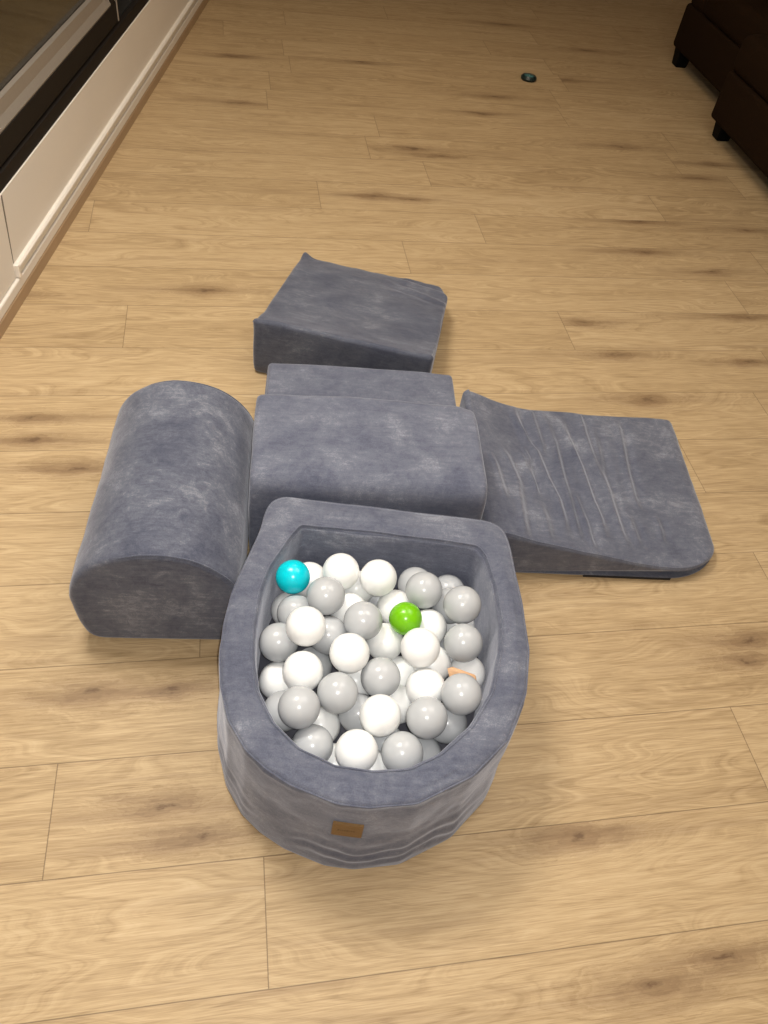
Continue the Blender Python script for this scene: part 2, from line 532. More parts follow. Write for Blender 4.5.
bm = bmesh.new()
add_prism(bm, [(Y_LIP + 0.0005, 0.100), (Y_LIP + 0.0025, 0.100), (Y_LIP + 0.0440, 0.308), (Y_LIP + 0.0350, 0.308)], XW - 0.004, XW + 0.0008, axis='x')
tag(from_bm('joint_shade_strip', bm, MAT['crack_shade'], smooth=False), kind='structure')  # grey wedge standing in for the shadow along the panel joint
bm = bmesh.new()
add_box(bm, (XW - 0.001, Y_LIP, 0.070), (XW + 0.002, Y_MAX, 0.079))
tag(from_bm('trim_6', bm, MAT['frame'], smooth=False), kind='structure')

# sliding window
Y_ST = 3.30
wf = struct('window_1', [((XW - 0.16, -0.4, 0.310), (XW - 0.004, 7.4, 0.352)), ((XW - 0.16, -0.4, 2.24), (XW - 0.004, 7.4, 2.30)),
                         ((XW - 0.16, -0.4, 0.352), (XW - 0.004, -0.34, 2.24)), ((XW - 0.16, 7.34, 0.352), (XW - 0.004, 7.4, 2.24))], MAT['frame'], 0.002)
struct('gasket', [((XW - 0.15, -0.34, 0.352), (XW - 0.022, 7.34, 0.359))], MAT['gap'], 0.0, wf)
struct('sash', [((XW - 0.07, -0.34, 0.359), (XW - 0.010, Y_ST, 0.428)), ((XW - 0.07, -0.34, 2.17), (XW - 0.010, Y_ST, 2.24)),
                ((XW - 0.07, Y_ST - 0.055, 0.428), (XW - 0.010, Y_ST, 2.17)), ((XW - 0.07, -0.34, 0.428), (XW - 0.010, -0.27, 2.17))], MAT['frame'], 0.003, wf)
struct('stile_edge', [((XW - 0.055, Y_ST, 0.360), (XW - 0.008, Y_ST + 0.010, 2.235))], MAT['bead'], 0.002, wf)
struct('sash', [((XW - 0.145, Y_ST + 0.01, 0.359), (XW - 0.085, 7.34, 0.428)), ((XW - 0.145, Y_ST + 0.01, 2.17), (XW - 0.085, 7.34, 2.24)),
                ((XW - 0.145, Y_ST + 0.01, 0.428), (XW - 0.085, Y_ST + 0.08, 2.17)), ((XW - 0.145, 7.27, 0.428), (XW - 0.085, 7.34, 2.17))], MAT['frame'], 0.003, wf)
bm = bmesh.new()
add_prism(bm, [(XW - 0.045, 0.428), (XW - 0.013, 0.428), (XW - 0.012, 0.433), (XW - 0.018, 0.444), (XW - 0.024, 0.455), (XW - 0.028, 0.488), (XW - 0.045, 0.488)], -0.27, Y_ST - 0.055)
add_prism(bm, [(Y_ST - 0.055, 0.428), (Y_ST - 0.055, 2.17), (Y_ST - 0.085, 2.17), (Y_ST - 0.085, 0.428)], XW - 0.045, XW - 0.020, axis='x')
from_bm('glazing_bead', bm, MAT['bead'], wf, smooth=False)
struct('pane', [((XW - 0.052, -0.27, 0.43), (XW - 0.046, Y_ST - 0.057, 2.17))], MAT['glass'], 0.0, wf)
struct('pane', [((XW - 0.068, -0.27, 0.43), (XW - 0.062, Y_ST - 0.057, 2.17))], MAT['glass'], 0.0, wf)
struct('pane', [((XW - 0.120, Y_ST + 0.08, 0.428), (XW - 0.110, 7.27, 2.17))], MAT['glass'], 0.0, wf)


# ------------------------------------------------------------------ soft foam blocks
def smooth_poly(pts, radius, seg=6):
    """Round the corners of a closed polygon; radius may be a list."""
    out = []
    n = len(pts)
    for i in range(n):
        p0, p1, p2 = Vector(pts[i - 1]), Vector(pts[i]), Vector(pts[(i + 1) % n])
        rr = radius[i] if isinstance(radius, (list, tuple)) else radius
        d0, d2 = (p0 - p1), (p2 - p1)
        rr = min(rr, d0.length * 0.49, d2.length * 0.49)
        if rr < 1e-5:
            out.append(tuple(p1))
            continue
        a, c = p1 + d0.normalized() * rr, p1 + d2.normalized() * rr
        for k in range(seg + 1):
            t = k / seg
            out.append(tuple((1 - t) ** 2 * a + 2 * t * (1 - t) * p1 + t * t * c))
    return out


def resample(pts, step):
    P = [Vector(p) for p in pts]
    out = []
    n = len(P)
    for i in range(n):
        a, b_ = P[i], P[(i + 1) % n]
        k = max(1, int(round((b_ - a).length / step)))
        for j in range(k):
            out.append(a + (b_ - a) * (j / k))
    return out


def inset2d(pts, d):
    n = len(pts)
    area = sum(pts[i].x * pts[(i + 1) % n].y - pts[(i + 1) % n].x * pts[i].y for i in range(n))
    sg = 1 if area > 0 else -1
    out = []
    for i in range(n):
        t = (pts[(i + 1) % n] - pts[i - 1])
        if t.length < 1e-9:
            out.append(pts[i].copy())
            continue
        t.normalize()
        out.append(pts[i] + Vector((-t.y, t.x)) * sg * d)
    return out


def soft_prism(name, prof_at, mapper, nt_, edge_r, mat, parent, disp=None, seam=True, edge_seg=4):
    """prof_at(t): closed profile (list of 2D Vectors, same count) at t in 0..1 along the block;
    mapper(p, t, inset): the 3D point. The ends are rounded with radius edge_r (as a fraction handled by mapper)."""
    rows = []
    ts = []
    for k in range(edge_seg):
        a = math.pi / 2 * k / edge_seg
        ts.append((0.0, edge_r * (1 - math.cos(a)), edge_r * (1 - math.sin(a))))
    for k in range(nt_ + 1):
        ts.append((k / nt_, None, 0.0))
    for k in range(edge_seg - 1, -1, -1):
        a = math.pi / 2 * k / edge_seg
        ts.append((1.0, -edge_r * (1 - math.cos(a)), edge_r * (1 - math.sin(a))))
    bm = bmesh.new()
    for (t, off, ins) in ts:
        prof = prof_at(t)
        p2 = inset2d(prof, ins) if ins > 1e-6 else prof
        if off is None:
            along = edge_r + t * (1.0 - 2 * 0)  # replaced in mapper
            row = [mapper(p, t, None) for p in p2]
        else:
            row = [mapper(p, t, off) for p in p2]
        if disp:
            row = [disp(co, t) for co in row]
        rows.append([bm.verts.new(c) for c in row])
    n = len(rows[0])
    for a, b_ in zip(rows[:-1], rows[1:]):
        for i in range(n):
            j = (i + 1) % n
            bm.faces.new((a[i], a[j], b_[j], b_[i]))
    bm.faces.new(rows[0][::-1])
    bm.faces.new(rows[-1])
    bmesh.ops.recalc_face_normals(bm, faces=bm.faces)
    o = from_bm(name, bm, mat, parent)
    caps = sorted(o.data.polygons, key=lambda p: -len(p.vertices))[:2]
    for c in caps:
        c.use_smooth = False
    return o


def fbm(p, s, seed=0.0):
    return noise.fractal(Vector((p[0] * s + seed, p[1] * s - seed * 0.7, p[2] * s + seed * 1.3)), 1.0, 2.0, 3)


def seam_cord(name, pts, r, mat, parent, closed=True):
    cu = bpy.data.curves.new(name, 'CURVE')
    cu.dimensions = '3D'
    cu.bevel_depth = r
    cu.bevel_resolution = 2
    s_ = cu.splines.new('POLY')
    s_.points.add(len(pts) - 1)
    for q, p in zip(s_.points, pts):
        q.co = (*p, 1)
    s_.use_cyclic_u = closed
    tmp = bpy.data.objects.new(name, cu)
    me = bpy.data.meshes.new_from_object(tmp)
    bpy.data.objects.remove(tmp)
    bpy.data.curves.remove(cu)
    for p in me.polygons:
        p.use_smooth = True
    return link_mesh(name, me, mat, parent)


# --- steps block
ST_A = R(5.0)
steps = empty('foam_steps', (-0.2015, 1.073, 0), 'grey velvet two-step foam block between the ball pit and the wedge behind', 'foam step block', ST_A)
ST_W, ST_D, ST_M, ST_H, ST_H2 = 0.510, 0.579, 0.283, 0.313, 0.158
prof_steps = resample(smooth_poly([(0.0, 0.0), (0.0, ST_H), (ST_M, ST_H), (ST_M, ST_H2), (ST_D, ST_H2), (ST_D, 0.0)], [0.008, 0.060, 0.022, 0.012, 0.015, 0.008]), 0.010)


def steps_map(p, t, off):
    er = 0.012
    x = er + t * (ST_W - 2 * er) if off is None else (off if t == 0.0 else ST_W + off)
    return Vector((x, p.x, p.y))


def steps_disp(c, t):
    q = Vector(c)
    a = fbm(c, 6.0, 3.0) * 0.0035 + fbm(c, 22.0, 9.0) * 0.0007
    k = min(1.0, q.z / 0.05)
    if q.x < 0.5 * ST_W:
        q.x = 0.5 * ST_W + (q.x - 0.5 * ST_W) * (1.0 - 0.03 * max(0.0, min(1.0, (q.y - ST_M) / 0.05)))
    if q.z > ST_H2 + 0.02:
        q.z -= 0.014 * math.exp(-((q.x - ST_W) ** 2 + (q.y - ST_M) ** 2) / 0.035 ** 2) + 0.006 * math.exp(-(q.x ** 2 + (q.y - ST_M) ** 2) / 0.025 ** 2)
    if q.z > ST_H2 - 0.03:
        # foam pillows a little between its seams
        u = q.x / ST_W
        q.z += k * (0.004 * math.sin(math.pi * min(max(u, 0), 1)) - 0.002)
    q.z += a * k
    q.x += fbm(c, 5.0, 21.0) * 0.003 * k
    q.y += fbm(c, 5.0, 31.0) * 0.002 * k
    return q


soft_prism('step_cover', lambda t: prof_steps, steps_map, 60, 0.012, MAT['velvet_steps'], steps, steps_disp)

# --- arched block
AR_A = R(5.7)
arch = empty('arched_block', (-0.449, 0.851, 0), 'grey velvet arch-topped bolster lying beside the ball pit, window side', 'foam block', AR_A)
AR_L, AR_R, AR_C, AR_ZC = 0.505, 0.165, 0.107, 0.141
pa = []
for k in range(41):
    a = math.pi * k / 40
    pa.append((AR_C + AR_R * math.cos(a), AR_ZC + AR_R * math.sin(a)))
pa += [(AR_C - AR_R + 0.003, 0.060), (AR_C - AR_R + 0.020, 0.0), (AR_C + AR_R - 0.020, 0.0), (AR_C + AR_R - 0.003, 0.075)]
prof_arch = resample(smooth_poly(pa, [0.0] * 41 + [0.02, 0.035, 0.02, 0.02]), 0.010)


def arch_map(p, t, off):
    er = 0.014
    y = er + t * (AR_L - 2 * er) if off is None else (off if t == 0.0 else AR_L + off)
    x = p.x
    if x < AR_C:
        x = AR_C - (AR_C - x) * (1.05 + 0.06 * (1 - y / AR_L))
    return Vector((x, y, p.y))


def arch_disp(c, t):
    q = Vector(c)
    k = min(1.0, q.z / 0.04)
    d = Vector((c[0] - AR_C, 0, c[2] - AR_ZC))
    if d.length > 1e-6:
        d.normalize()
    q += d * k * (fbm(c, 7.0, 5.0) * 0.004 + fbm(c, 26.0, 2.0) * 0.0008)
    q.y += fbm(c, 6.0, 12.0) * 0.003 * k
    q.x = min(q.x, 0.2605 + 0.002 * q.y)   # pressed flat against its neighbours
    return q


soft_prism('bolster_cover', lambda t: prof_arch, arch_map, 64, 0.014, MAT['velvet_arch'], arch, arch_disp)
for yy in (0.004, AR_L - 0.004):
    pts = [(p.x, yy, p.y) for p in inset2d(prof_arch, 0.0035)]
    pts = [tuple(arch_disp(Vector(p), 0)) for p in pts if p[2] > 0.012]
    # open chain along the arch
    k0 = min(range(len(pts)), key=lambda i: (pts[i][2] > 0.02, -pts[i][0]))
    seam_cord('seam', pts, 0.0016, MAT['velvet_arch'], arch, closed=False)

# --- concave slide block to the side
SL_A = R(5.0)
slide = empty('slide_wedge', (0.445, 1.147, 0), 'wide grey velvet slide wedge with wrinkled hollow top, sloping down away from the steps', 'foam wedge', SL_A)
S0, S1 = -0.115, 0.530
H_FRONT = [(-0.115, 0.165), (-0.06, 0.150), (0.034, 0.120), (0.127, 0.098), (0.22, 0.078), (0.316, 0.058), (0.40, 0.046), (0.53, 0.040)]
H_BACK = [(-0.115, 0.158), (-0.05, 0.126), (0.022, 0.096), (0.087, 0.082), (0.174, 0.074), (0.293, 0.058), (0.41, 0.052), (0.53, 0.047)]


def interp(tab, s):
    if s <= tab[0][0]:
        return tab[0][1]
    for (a, va), (b_, vb) in zip(tab[:-1], tab[1:]):
        if s <= b_:
            t = (s - a) / (b_ - a)
            return va + (vb - va) * t
    return tab[-1][1]


def sm_interp(tab, s):
    return sum(interp(tab, s + d) for d in (-0.03, -0.015, 0, 0.015, 0.03)) / 5.0


NS = 230


def slide_profile(t):
    """Side outline at t (0 at the near side, 1 at the far side)."""
    hh = lambda s: sm_interp(H_FRONT, s) * (1 - t) + sm_interp(H_BACK, s) * t
    top = [(S0 + (S1 - S0) * k / NS, hh(S0 + (S1 - S0) * k / NS)) for k in range(NS + 1)]
    pts = top + [(S1, 0.0), (S0, 0.0)]
    # round the two top corners and the tip by hand
    out = []
    r_ = 0.016
    for k in range(6):
        a = math.pi / 2 * k / 5
        out.append(Vector((S0 + r_ * (1 - math.cos(a)), hh(S0) - r_ * (1 - math.sin(a)))))
    out += [Vector(p) for p in top if S0 + r_ + 0.002 < p[0] < S1 - 0.034]
    h1 = hh(S1)
    for k in range(9):
        a = math.pi / 2 * k / 8
        out.append(Vector((S1 - 0.032 * (1 - math.sin(a)), h1 * 0.30 + (h1 * 0.70) * math.cos(a))))
    out.append(Vector((S1 - 0.008, 0.0)))
    nb = 40
    for k in range(1, nb):
        out.append(Vector((S1 - 0.008 + (S0 + 0.006 - S1 + 0.008) * k / nb, 0.0)))
    out.append(Vector((S0 + 0.006, 0.0)))
    for k in range(1, 8):
        out.append(Vector((S0, (hh(S0) - r_) * k / 8)))
    return out


def slide_w(s):
    return 0.505 + 0.055 * max(0.0, (s - S0) / (S1 - S0))


FOLDS = [(0.0105, 0.0114, [(0.0127, 0.5378), (0.0458, 0.4266), (0.0773, 0.3416), (0.089, 0.2403), (0.1049, 0.1689), (0.106, 0.0977), (0.0966, 0.0306)]),
         (0.0085, 0.01045, [(0.1303, 0.5136), (0.1389, 0.3901), (0.1349, 0.2584), (0.1383, 0.1698), (0.1358, 0.085), (0.1362, 0.04)]),
         (0.011, 0.0114, [(0.1802, 0.5067), (0.1829, 0.4321), (0.1982, 0.2988), (0.2021, 0.1912), (0.2106, 0.1216), (0.2109, 0.0565)]),
         (0.0075, 0.0095, [(0.1547, 0.2193), (0.1591, 0.1884), (0.1665, 0.1116), (0.1667, 0.0436), (0.168, 0.0156)]),
         (0.0095, 0.0114, [(0.234, 0.5283), (0.2408, 0.5171), (0.2428, 0.3903), (0.2463, 0.2915), (0.2498, 0.234)]),
         (0.009, 0.0114, [(0.2688, 0.4899), (0.2709, 0.4248), (0.2612, 0.2801), (0.2593, 0.1799), (0.261, 0.0931), (0.2704, 0.0407)]),
         (0.009, 0.0114, [(0.3507, 0.5251), (0.3529, 0.4839), (0.3371, 0.3359), (0.3328, 0.2295), (0.3381, 0.1748)]),
         (0.0065, 0.0076, [(0.0383, 0.351), (0.0492, 0.3152), (0.0501, 0.229), (0.0532, 0.1726)]),
         (0.0065, 0.0076, [(0.0285, 0.328), (0.0341, 0.2952), (0.0472, 0.1993), (0.0488, 0.1644)]),
         (0.0075, 0.0114, [(-0.0319, 0.3192), (-0.0166, 0.2884), (0.0003, 0.2039), (-0.0072, 0.1011), (-0.0134, 0.0373), (-0.0179, -0.0014)]),
         (0.006, 0.0095, [(-0.0663, 0.2836), (-0.0568, 0.2332), (-0.0496, 0.1557), (-0.0479, 0.1159)]),
         (0.007, 0.0114, [(0.0295, 0.5456), (0.0398, 0.5146), (0.0498, 0.3827), (0.053, 0.3359)]),
         (0.0065, 0.0095, [(0.0805, 0.52), (0.0923, 0.5014), (0.0978, 0.373), (0.1001, 0.3107)]),
         (0.005, 0.0095, [(0.2994, 0.1579), (0.3031, 0.1086), (0.3039, 0.0509)]),
         (0.005, 0.0095, [(0.3799, 0.1711), (0.3798, 0.1211), (0.3729, 0.0685)]),
         (0.006, 0.0114, [(0.0517, 0.1513), (0.0547, 0.0846), (0.0485, 0.003)])]
FOLDS = [(a_, w_, [Vector(q) for q in pl]) for a_, w_, pl in FOLDS]


def fold_height(x, y):
    """Sharp-crested gathers of the cover: a ridge with a shallow valley beside it."""
    h = 0.0
    P = Vector((x, y))
    for amp, wid, pl in FOLDS:
        n_ = len(pl) - 1
        bd, bu, bs = 1e9, 0.0, 1.0
        for i in range(n_):
            a, d = pl[i], pl[i + 1] - pl[i]
            t = max(0.0, min(1.0, (P - a).dot(d) / d.length_squared))
            q = P - (a + d * t)
            if q.length < bd:
                bd, bu, bs = q.length, (i + t) / n_, (1.0 if q.x * d.y - q.y * d.x > 0 else -1.0)
        if bd > 5 * wid:
            continue
        taper = min(1.0, bu * 4, (1 - bu) * 4)
        z = bd * bs
        h += amp * taper * (math.exp(-(z / wid) ** 2) - 0.75 * math.exp(-((z + 1.7 * wid) / (1.2 * wid)) ** 2))
    return h


def slide_map(p, t, off):
    er = 0.010
    W = slide_w(p.x)
    # the free corner nearest the pit opening is cut round in plan
    y0 = 0.0
    rc = 0.15
    if p.x > S1 - rc:
        k = (p.x - (S1 - rc)) / rc
        y0 = rc * 0.80 * (1 - math.sqrt(max(0.0, 1 - k * k)))
    y1 = W
    rb = 0.02
    if p.x > S1 - rb:
        k = (p.x - (S1 - rb)) / rb
        y1 = W - rb * (1 - math.sqrt(max(0.0, 1 - k * k)))
    if off is None:
        y = y0 + er + t * (y1 - y0 - 2 * er)
    else:
        y = (y0 + off) if t == 0.0 else (y1 + off)
    x = p.x + 0.018 * (y / W) * max(0.0, (p.x - 0.2) / 0.33)
    return Vector((x, y, p.y))


def slide_disp(c, t):
    q = Vector(c)
    k = min(1.0, q.z / 0.03)
    a = fbm(c, 5.0, 7.0) * 0.004 + fbm(c, 20.0, 4.0) * 0.0008
    q.z += k * a
    if q.z > 0.02 and S0 + 0.02 < q.x < S1 - 0.03:
        W = slide_w(q.x)
        e = max(0.0, min(1.0, q.y / 0.02, (W - q.y) / 0.02))
        top_h = sm_interp(H_FRONT, q.x) * (1 - q.y / W) + sm_interp(H_BACK, q.x) * (q.y / W)
        if c[2] > top_h * 0.85:
            q.z += e * fold_height(q.x, q.y)
    q.y += fbm(c, 6.0, 15.0) * 0.003 * k
    return q


soft_prism('slide_cover', slide_profile, slide_map, 130, 0.010, MAT['velvet_slide'], slide, slide_disp)
# black strip stands in for the shadow gap below the lifted near edge
bm = bmesh.new()
add_box(bm, (0.165, -0.0008, 0.0), (0.392, 0.05, 0.0085), 0.001)
from_bm('gap_shadow', bm, MAT['gap_black'], slide)
pts = []
for k in range(60):
    s = S0 + 0.02 + (S1 - 0.06 - S0 - 0.02) * k / 59
    pr = slide_profile(0.0)
    q = slide_map(Vector((s, sm_interp(H_FRONT, s) - 0.0035)), 0.0, 0.0035)
    pts.append(tuple(slide_disp(q, 0.0) + Vector((0, 0.001, 0.001))))
seam_cord('seam', pts, 0.0017, MAT['velvet_slide'], slide, closed=False)

# --- the wedge behind the steps: tall side facing the steps, hollow top falling away
WE_A = R(-7.5)
wedge = empty('back_wedge', (-0.309, 1.777, 0), 'darker grey velvet wedge block farthest from the pit, behind the steps, with pointed back corner', 'foam wedge', WE_A)
WE_W = 0.512
H_WE = [(0.0, 0.190), (0.03, 0.176), (0.095, 0.156), (0.175, 0.143), (0.275, 0.133), (0.37, 0.122), (0.45, 0.112), (0.52, 0.092)]
WE_D = 0.52


def wedge_profile(t):
    hh = lambda s: sm_interp(H_WE, s) * 1.0
    out = []
    r_ = 0.012
    for k in range(6):
        a = math.pi / 2 * k / 5
        out.append(Vector((r_ * (1 - math.cos(a)), 0.190 - r_ * (1 - math.sin(a)))))
    nn = 70
    for k in range(1, nn):
        s = r_ + (WE_D - 0.02 - r_) * k / nn
        out.append(Vector((s, min(hh(s), 0.190))))
    h1 = hh(WE_D)
    for k in range(7):
        a = math.pi / 2 * k / 6
        out.append(Vector((WE_D - 0.02 * (1 - math.sin(a)), h1 - 0.022 * (1 - math.cos(a)))))
    out.append(Vector((WE_D - 0.004, 0.012)))
    out.append(Vector((WE_D - 0.012, 0.0)))
    for k in range(1, 30):
        out.append(Vector((WE_D - 0.012 + (0.012 - WE_D + 0.012) * k / 30, 0.0)))
    out.append(Vector((0.012, 0.0)))
    out.append(Vector((0.003, 0.012)))
    for k in range(1, 8):
        out.append(Vector((0.0, 0.012 + (0.190 - r_ - 0.012) * k / 8)))
    return out


def wedge_map(p, t, off):
    er = 0.012
    xr = WE_W
    if p.x > WE_D - 0.11:   # the cover pulls in round at one back corner
        k = (p.x - (WE_D - 0.11)) / 0.11
        xr = WE_W - 0.085 * (1 - math.sqrt(max(0.0, 1 - k * k)))
    x = er + t * (xr - 2 * er) if off is None else (off if t == 0.0 else xr + off)
    return Vector((x, p.x, p.y))


def wedge_disp(c, t):
    q = Vector(c)
    k = min(1.0, q.z / 0.04)
    q.z += k * (fbm(c, 6.0, 41.0) * 0.005 + fbm(c, 18.0, 14.0) * 0.0012)
    q.x += fbm(c, 6.0, 51.0) * 0.004 * k
    q.y += fbm(c, 6.0, 61.0) * 0.003 * k
    # far edge dips towards the rounded corner; an empty pointed ear of cover stands at the other
    u = q.x / WE_W
    q.x += 0.017 * (q.y / WE_D) * (1 - u)
    if q.z > 0.03:
        q.z -= 0.012 * max(0.0, (q.y - 0.25) / 0.27) * max(0.0, u) ** 1.5
        d = math.hypot(q.x - 0.022, q.y - (WE_D - 0.012))
        q.z += 0.020 * math.exp(-(d / 0.022) ** 2)
    # creases pulled into the rounded corner
    if c[2] > 0.05 and u > 0.55 and q.y > 0.33:
        q.z += 0.0035 * math.sin(q.y * 120 + q.x * 40 + 3 * fbm(c, 8, 5)) * min(1, (q.y - 0.33) / 0.06) * min(1, (u - 0.55) / 0.15)
    return q


soft_prism('wedge_cover', wedge_profile, wedge_map, 80, 0.012, MAT['velvet_wedge'], wedge, wedge_disp)

# ------------------------------------------------------------------ the ball pit
PCX, PCY, PIT_H = 0.087, 0.720, 0.285
OUTER = [(-.209, .347), (-.228, .338), (-.240, .322), (-.245, .293), (-.246, .259), (-.252, .222), (-.261, .178), (-.270, .135), (-.277, .094), (-.279, .028), (-.274, -.035), (-.261, -.096), (-.238, -.155), (-.201, -.204),
         (-.164, -.232), (-.119, -.255), (-.045, -.277), (.005, -.279), (.084, -.264), (.173, -.212), (.238, -.140), (.275, -.046), (.286, .040), (.280, .140), (.270, .216), (.263, .281), (.258, .308), (.250, .327), (.234, .339), (.216, .344), (.188, .345), (.064, .345), (-.043, .346)]
INNER = [(-.165, .267), (-.183, .235), (-.196, .197), (-.211, .154), (-.219, .101), (-.218, .027), (-.211, -.030), (-.194, -.096), (-.160, -.149), (-.113, -.188), (-.052, -.211), (.011, -.215), (.068, -.204),
         (.118, -.175), (.169, -.122), (.207, -.054), (.226, .030), (.231, .090), (.221, .178), (.206, .245), (.190, .266), (.116, .269), (.044, .269), (-.095, .269)]


def polar_resample(pts, n):
    """Radius at n equal angles of a closed outline that is star-shaped about the origin, lightly smoothed."""
    res = []
    m_ = len(pts)
    for k in range(n):
        a = 2 * math.pi * k / n
        d = (math.cos(a), math.sin(a))
        best = None
        for i in range(m_):
            p, q = pts[i], pts[(i + 1) % m_]
            ex, ey = q[0] - p[0], q[1] - p[1]
            den = d[0] * ey - d[1] * ex
            if abs(den) < 1e-12:
                continue
            rr = (p[0] * ey - p[1] * ex) / den
            u = (p[0] * d[1] - p[1] * d[0]) / den
            if rr > 0 and -1e-9 <= u <= 1 + 1e-9:
                best = rr if best is None else max(best, rr)
        res.append(best)
    for _ in range(2):
        res = [(res[i - 1] + 2 * res[i] + res[(i + 1) % n]) / 4 for i in range(n)]
    return res


NP = 420
RO, RI = polar_resample(OUTER, NP), polar_resample(INNER, NP)
pit = empty('ball_pit', (PCX, PCY, 0), 'grey velvet D-shaped ball pit filled with balls, brown tag on its front', 'ball pit')


def pit_wall():
    bm = bmesh.new()
    rows = []
    # (which outline, offset of the radius, height)
    prof = [('o', -0.012, 0.0), ('o', -0.002, 0.002), ('o', 0.003, 0.010)]
    for k in range(1, 41):
        prof.append(('o', None, 0.010 + (PIT_H - 0.022) * k / 40))
    for k in range(1, 7):
        a = math.pi / 2 * k / 6
        prof.append(('o', -0.012 * (1 - math.cos(a)), PIT_H - 0.012 + 0.012 * math.sin(a)))
    for k in range(1, 10):
        prof.append(('m', k / 10.0, PIT_H))
    for k in range(0, 7):
        a = math.pi / 2 * k / 6
        prof.append(('i', 0.014 * (1 - math.sin(a)), PIT_H - 0.014 + 0.014 * math.cos(a)))
    for k in range(1, 22):
        prof.append(('i', 0.0, PIT_H - 0.014 - (PIT_H - 0.014 - 0.09) * k / 21))
    for kind, off, z in prof:
        row = []
        for i in range(NP):
            a = 2 * math.pi * i / NP
            ca, sa = math.cos(a), math.sin(a)
            if kind == 'o':
                rr = RO[i]
                if off is None:
                    # slack cover: level folds low down, a soft belly
                    low = math.exp(-((z - 0.07) / 0.055) ** 2)
                    w = fbm((ca * 1.2, sa * 1.2, z * 2), 1.6, 3.3)
                    front = max(0.0, min(1.0, 0.5 - sa * 1.2))
                    fold = math.sin((z + 0.030 * w + 0.016 * math.sin(a * 2 + 1.0)) * 150.0) * 0.0024 * low * max(0.0, min(1.0, 0.45 + 1.3 * fbm((ca, sa, z * 2.5), 2.1, 6.6))) * (0.3 + 0.7 * front)
                    rr += fold + 0.004 * math.sin(math.pi * z / PIT_H) + fbm((ca, sa, z * 3), 3.0, 1.0) * 0.003
                    rr += 0.015 * max(0.0, 1 - z / 0.16) * max(0.0, min(1.0, 0.75 - sa * 1.5))
                    # a sewn line a little below the rim
                    rr -= 0.0022 * math.exp(-((z - (PIT_H - 0.022)) / 0.003) ** 2)
                else:
                    rr += off + (0.011 * max(0.0, min(1.0, 0.75 - sa * 1.5)) if z < 0.02 else 0)
                zz = z
            elif kind == 'm':
                ro, ri = RO[i] - 0.012, RI[i] + 0.014
                rr = ro + (ri - ro) * off
                zz = z + 0.0035 * math.sin(math.pi * off) + fbm((ca, sa, off), 4.0, 8.0) * 0.0022
            else:
                rr = RI[i] + off + fbm((ca, sa, z * 3), 3.0, 19.0) * 0.002
                zz = z
            if z > 0.1:
                zz += fbm((ca, sa, 0.0), 2.2, 27.0) * 0.003
            row.append(bm.verts.new((ca * rr, sa * rr, zz)))
        rows.append(row)
    for a, b_ in zip(rows[:-1], rows[1:]):
        for i in range(NP):
            j = (i + 1) % NP
            bm.faces.new((a[i], a[j], b_[j], b_[i]))
    bmesh.ops.recalc_face_normals(bm, faces=bm.faces)
    o = from_bm('pit_wall', bm, MAT['velvet_pit'], pit)
    o.data.materials.append(MAT['velvet_inner_lit'])
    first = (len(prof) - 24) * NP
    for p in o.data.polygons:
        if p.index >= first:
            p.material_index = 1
    return o


pit_wall()


def pit_base():
    bm = bmesh.new()
    for z, k in ((0.004, 0.004), (0.106, 0.004)):
        row = [bm.verts.new((math.cos(2 * math.pi * i / NP) * (RI[i] + k), math.sin(2 * math.pi * i / NP) * (RI[i] + k), z)) for i in range(NP)]
        if z < 0.05:
            low = row
        else:
            up = row
    for i in range(NP):
        j = (i + 1) % NP
        bm.faces.new((low[i], low[j], up[j], up[i]))
    bm.faces.new(low[::-1])
    bm.faces.new(up)
    bmesh.ops.recalc_face_normals(bm, faces=bm.faces)
    from_bm('base_mat', bm, MAT['mat_foam'], pit, smooth=False)


pit_base()


def pit_seam(radii, off, z, name):
    pts = []
    for i in range(NP):
        a = 2 * math.pi * i / NP
        rr = radii[i] + off
        pts.append((math.cos(a) * rr, math.sin(a) * rr, z + fbm((math.cos(a), math.sin(a), 0.0), 2.2, 27.0) * 0.003))
    seam_cord(name, pts, 0.0016, MAT['velvet_pit'], pit)


pit_seam(RO, -0.0015, PIT_H - 0.006, 'rim_seam')
pit_seam(RI, 0.0065, PIT_H - 0.0005, 'rim_seam')

# leather tag on the front wall
TAG_A, TAG_Z, TAG_W, TAG_T = -1.6423, 0.1900, 0.0507, 0.0501


def tag_point(s, z, out):
    a = TAG_A + s / 0.285
    i = (a / (2 * math.pi) * NP) % NP
    i0 = int(i)
    rr = RO[i0] + (RO[(i0 + 1) % NP] - RO[i0]) * (i - i0)
    low = math.exp(-((z - 0.07) / 0.055) ** 2)
    rr += 0.004 * math.sin(math.pi * z / PIT_H) + 0.0022 + 0.0015 * low + out
    return Vector((math.cos(a) * rr, math.sin(a) * rr, z))


def tag_plate(name, s0, s1, z0, z1, o0, o1, mat, parent):
    bm = bmesh.new()
    n_ = 10
    rows = []
    for k in range(n_ + 1):
        s = s0 + (s1 - s0) * k / n_
        rows.append([bm.verts.new(tag_point(s, z, o)) for z, o in ((z0, o0), (z0, o1), (z1, o1), (z1, o0))])
    for a, b_ in zip(rows[:-1], rows[1:]):
        for i in range(4):
            j = (i + 1) % 4
            bm.faces.new((a[i], a[j], b_[j], b_[i]))
    bm.faces.new(rows[0][::-1])
    bm.faces.new(rows[-1])
    bmesh.ops.recalc_face_normals(bm, faces=bm.faces)
    return from_bm(name, bm, mat, parent, smooth=False)


tg = tag_plate('leather_tag', -TAG_W / 2, TAG_W / 2, TAG_Z - TAG_T / 2, TAG_Z + TAG_T / 2, -0.002, 0.0022, MAT['leather'], pit)
tg['label'] = 'small rectangular brown leather tag with faint stamped lettering'
